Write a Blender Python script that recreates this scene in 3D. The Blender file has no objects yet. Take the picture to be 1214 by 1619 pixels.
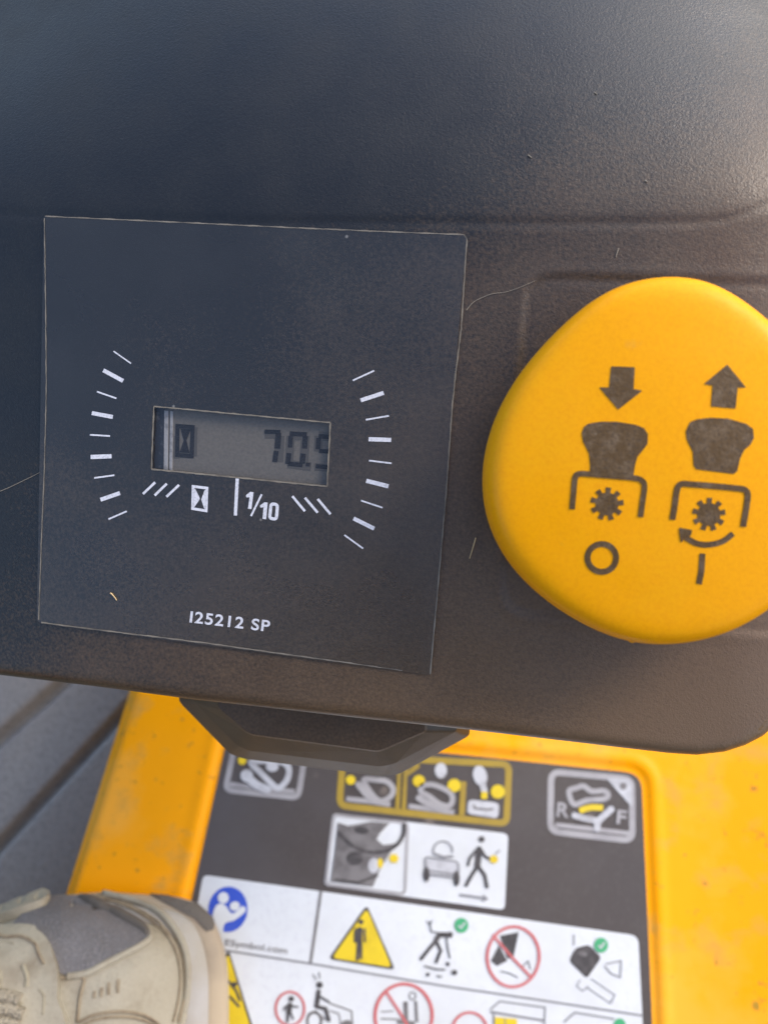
import bpy, bmesh, math, random
from mathutils import Vector, Matrix
from mathutils.bvhtree import BVHTree
from mathutils.geometry import delaunay_2d_cdt, tessellate_polygon
random.seed(4)
R = math.radians
S = bpy.context.scene
COL = S.collection

# ------------------------------------------------------------------ camera
PW, PH, FPX = 1214.0, 1619.0, 1216.0
CAMZ = 0.95
C = Vector((0, 0, CAMZ))
PITCH = R(71)
F = Vector((0, math.cos(PITCH), -math.sin(PITCH)))
U = Vector((0, math.sin(PITCH), math.cos(PITCH)))
RT = Vector((1, 0, 0))
cam_d = bpy.data.cameras.new('camera')
cam = bpy.data.objects.new('camera', cam_d)
COL.objects.link(cam)
cam.location = C
cam.rotation_euler = (R(90) - PITCH, 0, 0)
cam_d.sensor_fit = 'VERTICAL'
cam_d.sensor_height = 36.0
cam_d.lens = 36.0 * FPX / PH
cam_d.clip_start = 0.01
cam_d.clip_end = 3000
cam_d.dof.use_dof = True
cam_d.dof.focus_distance = 0.19
cam_d.dof.aperture_fstop = 12.0
S.camera = cam

# ------------------------------------------------------------------ sky, sun
SUN_EL, SUN_AZ = R(46), R(60)      # azimuth clockwise from +y
w = bpy.data.worlds.new("World")
S.world = w
w.use_nodes = True
nt = w.node_tree
bg = nt.nodes['Background']
sky = nt.nodes.new('ShaderNodeTexSky')
sky.sky_type = 'NISHITA'
sky.sun_disc = False
sky.sun_elevation = SUN_EL
sky.sun_rotation = SUN_AZ
sky.air_density = 1.0
sky.dust_density = 2.5
sky.ozone_density = 0.6
nt.links.new(sky.outputs[0], bg.inputs[0])
bg.inputs[1].default_value = 0.14
sd = bpy.data.lights.new('sun', 'SUN')
sd.energy = 0.9
sd.angle = R(22)
sd.color = (1.0, 0.93, 0.83)
sun = bpy.data.objects.new('sun', sd)
COL.objects.link(sun)
to_sun = Vector((math.sin(SUN_AZ) * math.cos(SUN_EL), math.cos(SUN_AZ) * math.cos(SUN_EL), math.sin(SUN_EL)))
sun.rotation_euler = to_sun.to_track_quat('Z', 'Y').to_euler()
sun.location = (0.3, 0.3, 3)
S.view_settings.view_transform = 'Standard'
S.view_settings.look = 'None'
S.view_settings.gamma = 1
S.view_settings.exposure = 1.15

# ------------------------------------------------------------------ surfaces that photo pixels are read against
def ray(px, py):
    return F * FPX + RT * (px - PW / 2) + U * (PH / 2 - py)
class Plane:
    def __init__(s, p, n):
        s.p = p; s.n = n.normalized()
    def hit(s, px, py):
        d = ray(px, py)
        t = (s.p - C).dot(s.n) / d.dot(s.n)
        return C + d * t, s.n
    def up(s, h):
        return Plane(s.p + s.n * h, s.n)
class Surf:
    def __init__(s, obs):
        vs, fs = [], []
        for o in obs:
            k = len(vs)
            vs += [o.matrix_world @ v.co for v in o.data.vertices]
            fs += [[i + k for i in p.vertices] for p in o.data.polygons]
        s.t = BVHTree.FromPolygons(vs, fs)
        s.fall = None
    def hit(s, px, py):
        d = ray(px, py).normalized()
        loc, n, i, dist = s.t.ray_cast(C, d)
        if loc is None:
            return s.fall.hit(px, py) if s.fall else (C + d * 0.3, -d)
        if n.dot(d) > 0: n = -n
        return loc, n

# panel plane from the label's own corners (vanishing points of its two pairs of edges)
def line(a, b):
    return (a[1] - b[1], b[0] - a[0], a[0] * b[1] - b[0] * a[1])
def meet(l, m):
    x = l[1] * m[2] - l[2] * m[1]; y = l[2] * m[0] - l[0] * m[2]; z = l[0] * m[1] - l[1] * m[0]
    return x / z, y / z
LTL, LTR, LBR, LBL = (72, 342), (738, 373), (680, 1066), (61, 983)
v1 = meet(line(LTL, LTR), line(LBL, LBR)); v2 = meet(line(LTL, LBL), line(LTR, LBR))
PN = ray(*v1).cross(ray(*v2)).normalized()
if PN.dot(F) > 0: PN = -PN
PP = C + ray(400, 700).normalized() * 0.19
PANEL = Plane(PP, PN)
BODYZ = CAMZ - 0.40
DECK = Plane(Vector((0, 0, BODYZ)), Vector((0, 0, 1)))
FOOT = Plane(Vector((0, 0, CAMZ - 0.47)), Vector((0, 0, 1)))

# ------------------------------------------------------------------ helpers
def L(c):
    c = c / 255.0
    return c / 12.92 if c <= 0.04045 else ((c + 0.055) / 1.055) ** 2.4
def srgb(r, g, b): return (L(r), L(g), L(b), 1)

def tag(o, label=None, cat=None, group=None, kind=None):
    if label: o['label'] = label
    if cat: o['category'] = cat
    if group: o['group'] = group
    if kind: o['kind'] = kind
    return o
def empty(name, loc=(0, 0, 0)):
    o = bpy.data.objects.new(name, None); COL.objects.link(o); o.location = loc
    o.empty_display_size = 0.02
    return o
def mk(name, vs, fs, mat, parent=None, smooth=False, label=None):
    me = bpy.data.meshes.new(name)
    me.from_pydata([tuple(v) for v in vs], [], fs)
    me.validate(); me.update()
    o = bpy.data.objects.new(name, me); COL.objects.link(o)
    mats = mat if isinstance(mat, (list, tuple)) else [mat]
    for m in mats: me.materials.append(m)
    if smooth:
        for p in me.polygons: p.use_smooth = True
    if parent is not None:
        o.parent = parent
        pm = Matrix.Translation(parent.location) if parent.parent is None else Matrix.Translation(parent.parent.location)
        for v in me.vertices: v.co = pm.inverted() @ v.co
    if label: o['label'] = label
    return o
# every part's mesh is stored relative to its thing's base; parts themselves sit at that base

def dens(pts, step, closed=True):
    out = []
    n = len(pts)
    for i in range(n if closed else n - 1):
        a, b = pts[i], pts[(i + 1) % n]
        d = math.dist(a, b); k = max(1, int(d / step)) if step else 1
        for j in range(k):
            out.append((a[0] + (b[0] - a[0]) * j / k, a[1] + (b[1] - a[1]) * j / k))
    if not closed: out.append(pts[-1])
    return out
def smooth_pts(pts, closed=True, n=6):
    out = []; m = len(pts)
    rng = range(m) if closed else range(m - 1)
    for i in rng:
        if closed: p0, p1, p2, p3 = pts[(i - 1) % m], pts[i], pts[(i + 1) % m], pts[(i + 2) % m]
        else: p0, p1, p2, p3 = pts[max(i - 1, 0)], pts[i], pts[i + 1], pts[min(i + 2, m - 1)]
        for j in range(n):
            t = j / n
            out.append(tuple(0.5 * ((2 * p1[k]) + (-p0[k] + p2[k]) * t + (2 * p0[k] - 5 * p1[k] + 4 * p2[k] - p3[k]) * t * t + (-p0[k] + 3 * p1[k] - 3 * p2[k] + p3[k]) * t ** 3) for k in range(2)))
    if not closed: out.append(pts[-1])
    return out
def inside(p, poly):
    x, y = p; c = False; j = len(poly) - 1
    for i in range(len(poly)):
        xi, yi = poly[i]; xj, yj = poly[j]
        if (yi > y) != (yj > y) and x < (xj - xi) * (y - yi) / (yj - yi) + xi: c = not c
        j = i
    return c
class G:
    """collects flat print or thin slabs on a surface, then becomes ONE mesh"""
    def __init__(s, surf, off=0.0002, step=0, side=0.0):
        s.s = surf; s.off = off; s.step = step; s.side = side; s.v = []; s.f = []; s.m = []; s.mi = 0
    def P(s, px, py, off=None):
        p, n = s.s.hit(px, py); return p + n * (s.off if off is None else off)
    def poly(s, pts, walls=None):
        walls = s.side if walls is None else walls
        pts = [tuple(p) for p in pts]
        if s.step: pts = dens(pts, s.step)
        allp = [Vector(p) for p in pts]; n = len(pts)
        if s.step:
            x0 = min(p[0] for p in pts); x1 = max(p[0] for p in pts); y0 = min(p[1] for p in pts); y1 = max(p[1] for p in pts)
            y = y0 + s.step
            while y < y1:
                x = x0 + s.step
                while x < x1:
                    if inside((x, y), pts) and min((x - q[0]) ** 2 + (y - q[1]) ** 2 for q in pts) > (s.step * .45) ** 2:
                        allp.append(Vector((x, y)))
                    x += s.step
                y += s.step
        r = delaunay_2d_cdt(allp, [], [list(range(n))], 1, 1e-4)
        k = len(s.v)
        s.v += [s.P(p.x, p.y) for p in r[0]]
        for t in r[2]:
            a, b, c = [s.v[k + i] for i in t[:3]]
            nn = (b - a).cross(c - a); t = list(t)
            if nn.dot(C - a) < 0: t.reverse()
            s.f.append([k + i for i in t]); s.m.append(s.mi)
        if walls:
            k = len(s.v)
            for p in pts:
                a, nn = s.s.hit(*p); s.v += [a + nn * s.off, a + nn * (s.off - walls)]
            for i in range(n):
                j = (i + 1) % n
                s.f.append([k + 2 * i, k + 2 * i + 1, k + 2 * j + 1, k + 2 * j]); s.m.append(s.mi)
        return s
    def stroke(s, pts, w, closed=False, cap=False):
        if s.step: pts = dens(pts, s.step, closed)
        n = len(pts); Lf, Rg = [], []
        for i in range(n):
            if closed: a, b, c = pts[i - 1], pts[i], pts[(i + 1) % n]
            else: a, b, c = pts[max(i - 1, 0)], pts[i], pts[min(i + 1, n - 1)]
            def nrm(p, q):
                d = math.hypot(q[0] - p[0], q[1] - p[1]) or 1; return (-(q[1] - p[1]) / d, (q[0] - p[0]) / d)
            n1 = nrm(a, b) if a != b else nrm(b, c); n2 = nrm(b, c) if b != c else n1
            mx, my = n1[0] + n2[0], n1[1] + n2[1]; l2 = mx * mx + my * my
            k = min(2.0 / l2, 1.5) if l2 > 1e-6 else 1
            hw = w / 2
            Lf.append((b[0] + mx * k * hw, b[1] + my * k * hw)); Rg.append((b[0] - mx * k * hw, b[1] - my * k * hw))
        k = len(s.v)
        for p, q in zip(Lf, Rg):
            s.v += [s.P(*p), s.P(*q)]
        for i in range(n if closed else n - 1):
            j = (i + 1) % n
            t = [k + 2 * i, k + 2 * j, k + 2 * j + 1, k + 2 * i + 1]
            a, b, c = s.v[t[0]], s.v[t[1]], s.v[t[2]]
            if (b - a).cross(c - a).dot(C - a) < 0: t.reverse()
            s.f.append(t); s.m.append(s.mi)
        if cap and not closed:
            o0 = s.off
            for z_, q in enumerate((pts[0], pts[-1])):
                s.off = o0 + .000006 * (z_ + 1); s.disc(q[0], q[1], w / 2, w / 2, 12)
            s.off = o0
        return s
    def disc(s, x, y, rx, ry=None, n=28, rot=0):
        ry = ry or rx; cr, sr = math.cos(R(rot)), math.sin(R(rot))
        s.poly([(x + rx * math.cos(a) * cr - ry * math.sin(a) * sr, y + rx * math.cos(a) * sr + ry * math.sin(a) * cr) for a in [2 * math.pi * i / n for i in range(n)]])
        return s
    def ring(s, x, y, rx, ry, w, n=48, rot=0, a0=0, a1=360):
        cr, sr = math.cos(R(rot)), math.sin(R(rot)); full = abs(a1 - a0) >= 360
        k = n if full else n + 1
        pts = []
        for i in range(k):
            a = R(a0 + (a1 - a0) * i / n)
            pts.append((x + rx * math.cos(a) * cr - ry * math.sin(a) * sr, y + rx * math.cos(a) * sr + ry * math.sin(a) * cr))
        s.stroke(pts, w, full); return s
    def build(s, name, mat, parent=None, label=None, smooth=False):
        o = mk(name, s.v, s.f, mat, parent, smooth, label)
        if isinstance(mat, (list, tuple)):
            for p, i in zip(o.data.polygons, s.m): p.material_index = i
        return o
def T(x0, y0, k):
    return lambda pts: [(x0 + p[0] * k, y0 + p[1] * k) for p in pts]
def rrect(c, r, n=5):
    """rounded polygon through 4 (or more) corners"""
    out = []; m = len(c)
    for i in range(m):
        p, a, b = Vector(c[i]), Vector(c[i - 1]), Vector(c[(i + 1) % m])
        ri = r[i] if isinstance(r, (list, tuple)) else r
        u = (a - p).normalized(); v = (b - p).normalized()
        s0, s1 = p + u * ri, p + v * ri
        for j in range(n + 1):
            t = j / n
            q = s0 * (1 - t) ** 2 + p * 2 * t * (1 - t) + s1 * t * t
            out.append((q.x, q.y))
    return out
def tube(pts, r, n=6):
    vs, fs = [], []
    for i, p in enumerate(pts):
        d = (pts[min(i + 1, len(pts) - 1)] - pts[max(i - 1, 0)]).normalized()
        a = d.orthogonal().normalized() if i == 0 else (a_prev - d * a_prev.dot(d)).normalized()
        a_prev = a; b = d.cross(a)
        rr = r(i / (len(pts) - 1)) if callable(r) else r
        vs += [p + (a * math.cos(2 * math.pi * k / n) + b * math.sin(2 * math.pi * k / n)) * rr for k in range(n)]
    for i in range(len(pts) - 1):
        for k in range(n):
            fs.append([i * n + k, i * n + (k + 1) % n, (i + 1) * n + (k + 1) % n, (i + 1) * n + k])
    fs.append(list(range(n))[::-1]); fs.append([(len(pts) - 1) * n + k for k in range(n)])
    return vs, fs
def text_poly(g, txt, x0, y0, x1, y1, cap, bold=0.0, shear=0.0, space=1.0):
    """flat lettering: baseline runs from photo point 0 to photo point 1"""
    cu = bpy.data.curves.new('lettering', 'FONT'); cu.body = txt; cu.size = 1; cu.offset = bold; cu.space_character = space
    o = bpy.data.objects.new('lettering', cu); COL.objects.link(o)
    bpy.context.view_layer.update()
    dg = bpy.context.evaluated_depsgraph_get()
    me = o.evaluated_get(dg).to_mesh()
    xs = [v.co.x for v in me.vertices]; ww = max(xs) - min(xs); mn = min(xs)
    dx, dy = x1 - x0, y1 - y0; ln = math.hypot(dx, dy); ex, ey = dx / ln, dy / ln
    kx = ln / ww; ky = cap / 0.70
    k = len(g.v)
    for v in me.vertices:
        a = (v.co.x - mn) * kx + v.co.y * shear * ky; b = v.co.y * ky
        g.v.append(g.P(x0 + ex * a + ey * b, y0 + ey * a - ex * b))
    for p in me.polygons:
        t = [k + i for i in p.vertices]
        a, b, c = g.v[t[0]], g.v[t[1]], g.v[t[2]]
        if (b - a).cross(c - a).dot(C - a) < 0: t.reverse()
        g.f.append(t); g.m.append(g.mi)
    o.evaluated_get(dg).to_mesh_clear()
    bpy.data.objects.remove(o); bpy.data.curves.remove(cu)
    return g

# ------------------------------------------------------------------ materials
def mat(name, col, rough=0.5, spec=0.5, bump=None, var=None, coat=0.0, ior=1.5, speck=None, rvar=None, metal=0.0, sheen=0.0, dust=None):
    """bump: list of (kind, scale, strength, dist); var: list of (scale, colour2, lo, hi); speck: (scale, colour, threshold)"""
    m = bpy.data.materials.new(name); m.use_nodes = True
    n = m.node_tree; N = n.nodes; K = n.links
    b = N['Principled BSDF']
    b.inputs['Base Color'].default_value = col
    b.inputs['Roughness'].default_value = rough
    b.inputs['Specular IOR Level'].default_value = spec
    b.inputs['Coat Weight'].default_value = coat
    b.inputs['Coat Roughness'].default_value = 0.15
    b.inputs['Metallic'].default_value = metal
    b.inputs['IOR'].default_value = ior
    if sheen: b.inputs['Sheen Weight'].default_value = sheen
    tc = N.new('ShaderNodeTexCoord'); src = tc.outputs['Object']
    cur = None
    for (sc, c2, lo, hi) in (var or []):
        t = N.new('ShaderNodeTexNoise'); t.inputs['Scale'].default_value = sc; t.inputs['Detail'].default_value = 6
        t.inputs['Roughness'].default_value = 0.6
        K.new(src, t.inputs['Vector'])
        r = N.new('ShaderNodeMapRange'); r.inputs[1].default_value = lo; r.inputs[2].default_value = hi
        K.new(t.outputs['Fac'], r.inputs[0])
        x = N.new('ShaderNodeMix'); x.data_type = 'RGBA'
        K.new(r.outputs[0], x.inputs[0])
        if cur is None: x.inputs[6].default_value = col
        else: K.new(cur, x.inputs[6])
        x.inputs[7].default_value = c2
        cur = x.outputs[2]
    if speck:
        for (sc, c2, th) in speck:
            t = N.new('ShaderNodeTexVoronoi'); t.inputs['Scale'].default_value = sc
            K.new(src, t.inputs['Vector'])
            sep = N.new('ShaderNodeSeparateColor'); K.new(t.outputs['Color'], sep.inputs[0])
            a = N.new('ShaderNodeMath'); a.operation = 'GREATER_THAN'; a.inputs[1].default_value = th
            K.new(sep.outputs[0], a.inputs[0])
            r = N.new('ShaderNodeMapRange'); r.inputs[1].default_value = 0.32; r.inputs[2].default_value = 0.12
            K.new(t.outputs['Distance'], r.inputs[0])
            q = N.new('ShaderNodeMath'); q.operation = 'MULTIPLY'; K.new(a.outputs[0], q.inputs[0]); K.new(r.outputs[0], q.inputs[1])
            x = N.new('ShaderNodeMix'); x.data_type = 'RGBA'; K.new(q.outputs[0], x.inputs[0])
            if cur is None: x.inputs[6].default_value = col
            else: K.new(cur, x.inputs[6])
            x.inputs[7].default_value = c2
            cur = x.outputs[2]
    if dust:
        (ax, ay, off, c2) = dust      # warm bounce and reflection painted as a dust tint, ramped and broken by noise
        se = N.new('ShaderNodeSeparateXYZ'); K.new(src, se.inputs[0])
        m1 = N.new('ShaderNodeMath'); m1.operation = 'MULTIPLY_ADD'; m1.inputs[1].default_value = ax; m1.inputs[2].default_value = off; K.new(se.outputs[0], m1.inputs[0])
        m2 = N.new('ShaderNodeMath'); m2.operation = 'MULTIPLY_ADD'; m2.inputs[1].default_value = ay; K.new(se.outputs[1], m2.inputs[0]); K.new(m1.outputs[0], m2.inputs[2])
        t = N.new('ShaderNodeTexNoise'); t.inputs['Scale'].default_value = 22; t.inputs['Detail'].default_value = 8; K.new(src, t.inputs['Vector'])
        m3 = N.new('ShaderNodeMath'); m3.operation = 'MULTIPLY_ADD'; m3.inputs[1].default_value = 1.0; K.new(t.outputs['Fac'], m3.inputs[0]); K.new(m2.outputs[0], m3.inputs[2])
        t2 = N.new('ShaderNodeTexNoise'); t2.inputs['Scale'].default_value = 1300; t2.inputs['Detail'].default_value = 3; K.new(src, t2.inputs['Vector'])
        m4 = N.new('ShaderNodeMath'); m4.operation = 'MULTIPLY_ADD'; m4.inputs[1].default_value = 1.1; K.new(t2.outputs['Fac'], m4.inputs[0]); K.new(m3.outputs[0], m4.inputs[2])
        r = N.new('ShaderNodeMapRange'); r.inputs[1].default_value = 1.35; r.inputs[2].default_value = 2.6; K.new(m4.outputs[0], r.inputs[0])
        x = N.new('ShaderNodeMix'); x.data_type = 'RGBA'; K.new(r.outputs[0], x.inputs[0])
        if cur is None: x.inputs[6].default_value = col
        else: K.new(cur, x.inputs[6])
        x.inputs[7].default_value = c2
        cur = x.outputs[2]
    if cur is not None: K.new(cur, b.inputs['Base Color'])
    if rvar:
        sc, lo, hi = rvar
        t = N.new('ShaderNodeTexNoise'); t.inputs['Scale'].default_value = sc; t.inputs['Detail'].default_value = 5
        K.new(src, t.inputs['Vector'])
        r = N.new('ShaderNodeMapRange'); r.inputs[1].default_value = .35; r.inputs[2].default_value = .65; r.inputs[3].default_value = lo; r.inputs[4].default_value = hi
        K.new(t.outputs['Fac'], r.inputs[0]); K.new(r.outputs[0], b.inputs['Roughness'])
    prev = None
    for (kind, sc, st, di) in (bump or []):
        if kind == 'v':
            t = N.new('ShaderNodeTexVoronoi'); t.inputs['Scale'].default_value = sc; t.feature = 'SMOOTH_F1'; out = t.outputs['Distance']
        else:
            t = N.new('ShaderNodeTexNoise'); t.inputs['Scale'].default_value = sc; t.inputs['Detail'].default_value = 4; out = t.outputs['Fac']
        K.new(src, t.inputs['Vector'])
        bp = N.new('ShaderNodeBump'); bp.inputs['Strength'].default_value = st; bp.inputs['Distance'].default_value = di
        K.new(out, bp.inputs['Height'])
        if prev: K.new(prev, bp.inputs['Normal'])
        prev = bp.outputs['Normal']
    if prev: K.new(prev, b.inputs['Normal'])
    return m
M = {}
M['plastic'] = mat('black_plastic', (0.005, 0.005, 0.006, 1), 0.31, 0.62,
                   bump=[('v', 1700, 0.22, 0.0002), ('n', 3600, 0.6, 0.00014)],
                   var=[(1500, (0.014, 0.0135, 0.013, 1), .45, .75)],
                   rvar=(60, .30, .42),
                   dust=(6.5, -9.0, 0.92, (0.155, 0.098, 0.054, 1)))  # brown ramp paints warm bounce into the right and lower console
M['tray'] = mat('bounce_brown_plastic', (0.085, 0.060, 0.036, 1), 0.42, 0.5, bump=[('n', 2500, .4, .0002)], var=[(60, (0.11, 0.078, 0.046, 1), .42, .65)])  # yellow body's warm bounce mixed into the black plastic's colour
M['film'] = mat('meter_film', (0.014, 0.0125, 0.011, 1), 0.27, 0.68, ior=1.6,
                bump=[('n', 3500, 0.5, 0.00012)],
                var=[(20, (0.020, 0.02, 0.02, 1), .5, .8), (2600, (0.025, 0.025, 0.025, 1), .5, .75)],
                speck=[(700, (0.2, 0.19, 0.17, 1), .999)], rvar=(40, .25, .36), dust=(4.0, -7.0, 0.80, (0.105, 0.076, 0.050, 1)))  # film's brown ramp paints a warm reflection towards its lower right
M['film_edge'] = mat('dusty_film_edge', (0.24, 0.21, 0.165, 1), 0.7, 0.3, var=[(160, (0.09, 0.08, 0.07, 1), .45, .75)])
M['white_ink'] = mat('white_ink', (0.72, 0.72, 0.76, 1), 0.5, 0.4, var=[(1800, (0.45, 0.45, 0.48, 1), .45, .75)])
M['lcd'] = mat('lcd_grey', (0.155, 0.142, 0.125, 1), 0.5, 0.3, var=[(1400, (0.12, 0.11, 0.10, 1), .4, .7)])
M['lcd_dark'] = mat('lcd_segment', (0.012, 0.013, 0.018, 1), 0.6, 0.2, var=[(2200, (0.035, 0.035, 0.04, 1), .45, .7)])
M['lcd_shadow'] = mat('lcd_segment_shadow', (0.085, 0.08, 0.076, 1), 0.6, 0.3)
M['well'] = mat('meter_well', (0.02, 0.022, 0.03, 1), 0.35, 0.5, var=[(400, (0.10, 0.10, 0.11, 1), .55, .7)])
M['well_bar'] = mat('meter_well_ridge', (0.35, 0.35, 0.36, 1), 0.4, 0.5, var=[(300, (0.1, 0.1, 0.11, 1), .45, .65)])
M['knob'] = mat('yellow_knob_plastic', (0.97, 0.405, 0.0, 1), 0.38, 0.2,
                bump=[('n', 2200, 0.2, 0.00015), ('n', 160, 0.12, 0.0006)],
                var=[(30, (0.93, 0.43, 0.003, 1), .45, .7), (1400, (0.90, 0.35, 0.001, 1), .42, .75), (75, (0.74, 0.36, 0.05, 1), .66, .80)], rvar=(70, .34, .52))
M['knob_ink'] = mat('brown_ink', (0.115, 0.066, 0.024, 1), 0.45, 0.3,
                    bump=[('n', 1500, 0.45, 0.0003)],
                    var=[(500, (0.19, 0.13, 0.075, 1), .45, .75), (1800, (0.075, 0.05, 0.03, 1), .5, .7), (260, (0.36, 0.31, 0.25, 1), .66, .76)])
M['yellow'] = mat('yellow_body', (0.96, 0.375, 0.0, 1), 0.36, 0.15,
                  bump=[('n', 12, 0.12, 0.01)],
                  var=[(11, (0.93, 0.41, 0.035, 1), .50, .62), (45, (0.66, 0.33, 0.05, 1), .54, .72), (150, (0.30, 0.17, 0.035, 1), .62, .74)],
                  speck=[(120, (0.42, 0.24, 0.03, 1), .975)], coat=0.04, rvar=(14, .22, .5))
M['footrest'] = mat('grey_footrest', (0.245, 0.225, 0.205, 1), 0.5, 0.45,
                    bump=[('v', 500, 0.4, 0.0008)], var=[(7, (0.29, 0.27, 0.245, 1), .4, .65), (300, (0.20, 0.185, 0.17, 1), .45, .7)])
M['decal'] = mat('charcoal_decal', (0.064, 0.052, 0.047, 1), 0.42, 0.5,
                 var=[(9, (0.085, 0.075, 0.074, 1), .45, .65), (500, (0.08, 0.07, 0.062, 1), .5, .75)], rvar=(12, .34, .5),
                 speck=[(90, (0.17, 0.14, 0.12, 1), .97)])
M['d_white'] = mat('decal_white', (0.66, 0.69, 0.72, 1), 0.45, 0.4, var=[(15, (0.58, 0.60, 0.61, 1), .42, .62), (400, (0.60, 0.62, 0.66, 1), .5, .7)])
M['d_grey'] = mat('decal_light_grey', (0.36, 0.35, 0.36, 1), 0.45, 0.4, var=[(80, (0.29, 0.28, 0.29, 1), .45, .65)])
M['d_pale'] = mat('decal_pale_grey', (0.52, 0.53, 0.56, 1), 0.45, 0.4, var=[(120, (0.36, 0.36, 0.38, 1), .45, .68)])
M['d_ochre'] = mat('decal_ochre', (0.36, 0.25, 0.035, 1), 0.45, 0.4, var=[(70, (0.30, 0.21, 0.04, 1), .45, .65)])
M['d_yellow'] = mat('decal_yellow', (0.70, 0.52, 0.02, 1), 0.45, 0.4, var=[(90, (0.58, 0.42, 0.02, 1), .45, .7)])
M['d_blue'] = mat('decal_blue', (0.035, 0.085, 0.50, 1), 0.4, 0.4, var=[(60, (0.05, 0.10, 0.52, 1), .4, .7)])
M['d_black'] = mat('decal_black', (0.055, 0.05, 0.05, 1), 0.45, 0.4, var=[(300, (0.11, 0.10, 0.10, 1), .45, .7)])
M['d_line'] = mat('decal_grey_line', (0.22, 0.22, 0.235, 1), 0.45, 0.4)
M['d_mid'] = mat('decal_mid_grey', (0.19, 0.18, 0.18, 1), 0.45, 0.4, var=[(120, (0.12, 0.11, 0.11, 1), .42, .62)])
M['d_red'] = mat('decal_red', (0.52, 0.13, 0.13, 1), 0.45, 0.4, var=[(90, (0.55, 0.19, 0.2, 1), .45, .7)])
M['d_green'] = mat('decal_green', (0.06, 0.36, 0.16, 1), 0.45, 0.4)
M['cream'] = mat('cream_leather', (0.36, 0.325, 0.25, 1), 0.62, 0.35,
                 bump=[('v', 420, 0.3, 0.0006), ('n', 60, 0.3, 0.003)],
                 var=[(24, (0.32, 0.285, 0.21, 1), .42, .65), (55, (0.22, 0.18, 0.125, 1), .52, .72), (1100, (0.28, 0.25, 0.19, 1), .5, .75)], speck=[(110, (0.20, 0.14, 0.09, 1), .96)])
M['lace'] = mat('woven_lace', (0.33, 0.29, 0.22, 1), 0.85, 0.2, bump=[('v', 1100, .9, .001)], var=[(900, (0.22, 0.19, 0.14, 1), .45, .65)])
M['mesh'] = mat('grey_shoe_mesh', (0.155, 0.148, 0.150, 1), 0.8, 0.25,
                bump=[('v', 900, 0.8, 0.0006)], var=[(40, (0.125, 0.118, 0.118, 1), .4, .65), (900, (0.20, 0.19, 0.20, 1), .5, .7)])
M['mesh_dark'] = mat('shoe_brown_and_shade', (0.115, 0.10, 0.085, 1), 0.8, 0.25, bump=[('v', 900, .6, .0005)])  # brown of the sole rim patch, also painted shade beside the mesh
M['midsole'] = mat('pale_midsole', (0.38, 0.36, 0.34, 1), 0.6, 0.35, bump=[('n', 500, .25, .0006)], var=[(30, (0.33, 0.30, 0.25, 1), .42, .66)])
M['outsole'] = mat('tan_outsole', (0.40, 0.32, 0.22, 1), 0.65, 0.35, bump=[('n', 300, .3, .0008)], var=[(30, (0.30, 0.24, 0.17, 1), .45, .7)])
M['crease'] = mat('darker_crease', (0.31, 0.275, 0.20, 1), 0.8, 0.2, var=[(300, (0.20, 0.17, 0.12, 1), .5, .7)])  # cream in a darker tone for the crease tubes
M['stitch'] = mat('tan_stitch', (0.29, 0.235, 0.16, 1), 0.8, 0.2, var=[(300, (0.20, 0.15, 0.10, 1), .45, .65)])
M['straw'] = mat('dry_straw', (0.62, 0.45, 0.24, 1), 0.6, 0.3)
M['lint'] = mat('pale_lint', (0.30, 0.26, 0.20, 1), 0.7, 0.3)
M['grass'] = mat('grass_ground', (0.09, 0.10, 0.035, 1), 0.9, 0.2, var=[(3, (0.14, 0.11, 0.05, 1), .4, .65), (40, (0.06, 0.08, 0.02, 1), .4, .7)], bump=[('n', 60, 1, .03)])
def glass_mat():
    m = bpy.data.materials.new('clear_window'); m.use_nodes = True; m.use_transparent_shadow = True
    n = m.node_tree; N = n.nodes; K = n.links
    N.remove(N['Principled BSDF'])
    t = N.new('ShaderNodeBsdfTransparent'); t.inputs[0].default_value = (0.93, 0.92, 0.90, 1)
    g = N.new('ShaderNodeBsdfGlossy'); g.inputs['Roughness'].default_value = 0.25
    x = N.new('ShaderNodeMixShader'); x.inputs[0].default_value = 0.06; K.new(t.outputs[0], x.inputs[1]); K.new(g.outputs[0], x.inputs[2])
    K.new(x.outputs[0], N['Material Output'].inputs[0]); return m
M['glass'] = glass_mat()

def sstep(a, b, x):
    t = max(0.0, min(1.0, (x - a) / (b - a))); return t * t * (3 - 2 * t)
def lerp_tab(tab, x):
    if x <= tab[0][0]: return tab[0][1]
    for (x0, y0), (x1, y1) in zip(tab, tab[1:]):
        if x <= x1: return y0 + (y1 - y0) * (x - x0) / (x1 - x0)
    return tab[-1][1]
def sd_rpoly(p, poly):
    d = 1e9; n = len(poly)
    for i in range(n):
        ax, ay = poly[i]; bx, by = poly[(i + 1) % n]
        ex, ey = bx - ax, by - ay; l2 = ex * ex + ey * ey or 1e-9
        t = max(0, min(1, ((p[0] - ax) * ex + (p[1] - ay) * ey) / l2))
        dd = math.hypot(p[0] - ax - ex * t, p[1] - ay - ey * t)
        if dd < d: d = dd
    return -d if inside(p, poly) else d

# ------------------------------------------------------------------ ground
gv = [(-600, -600, 0), (600, -600, 0), (600, 600, 0), (-600, 600, 0)]
g = mk('ground', gv, [[0, 1, 2, 3]], M['grass']); tag(g, 'mown grass the mower stands on', kind='structure')

# ------------------------------------------------------------------ the mower
mower = empty('riding_mower', (0, 0.05, 0.35))
tag(mower, 'yellow and black riding mower with an hour meter and a yellow knob on its dash', 'riding mower')

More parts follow.
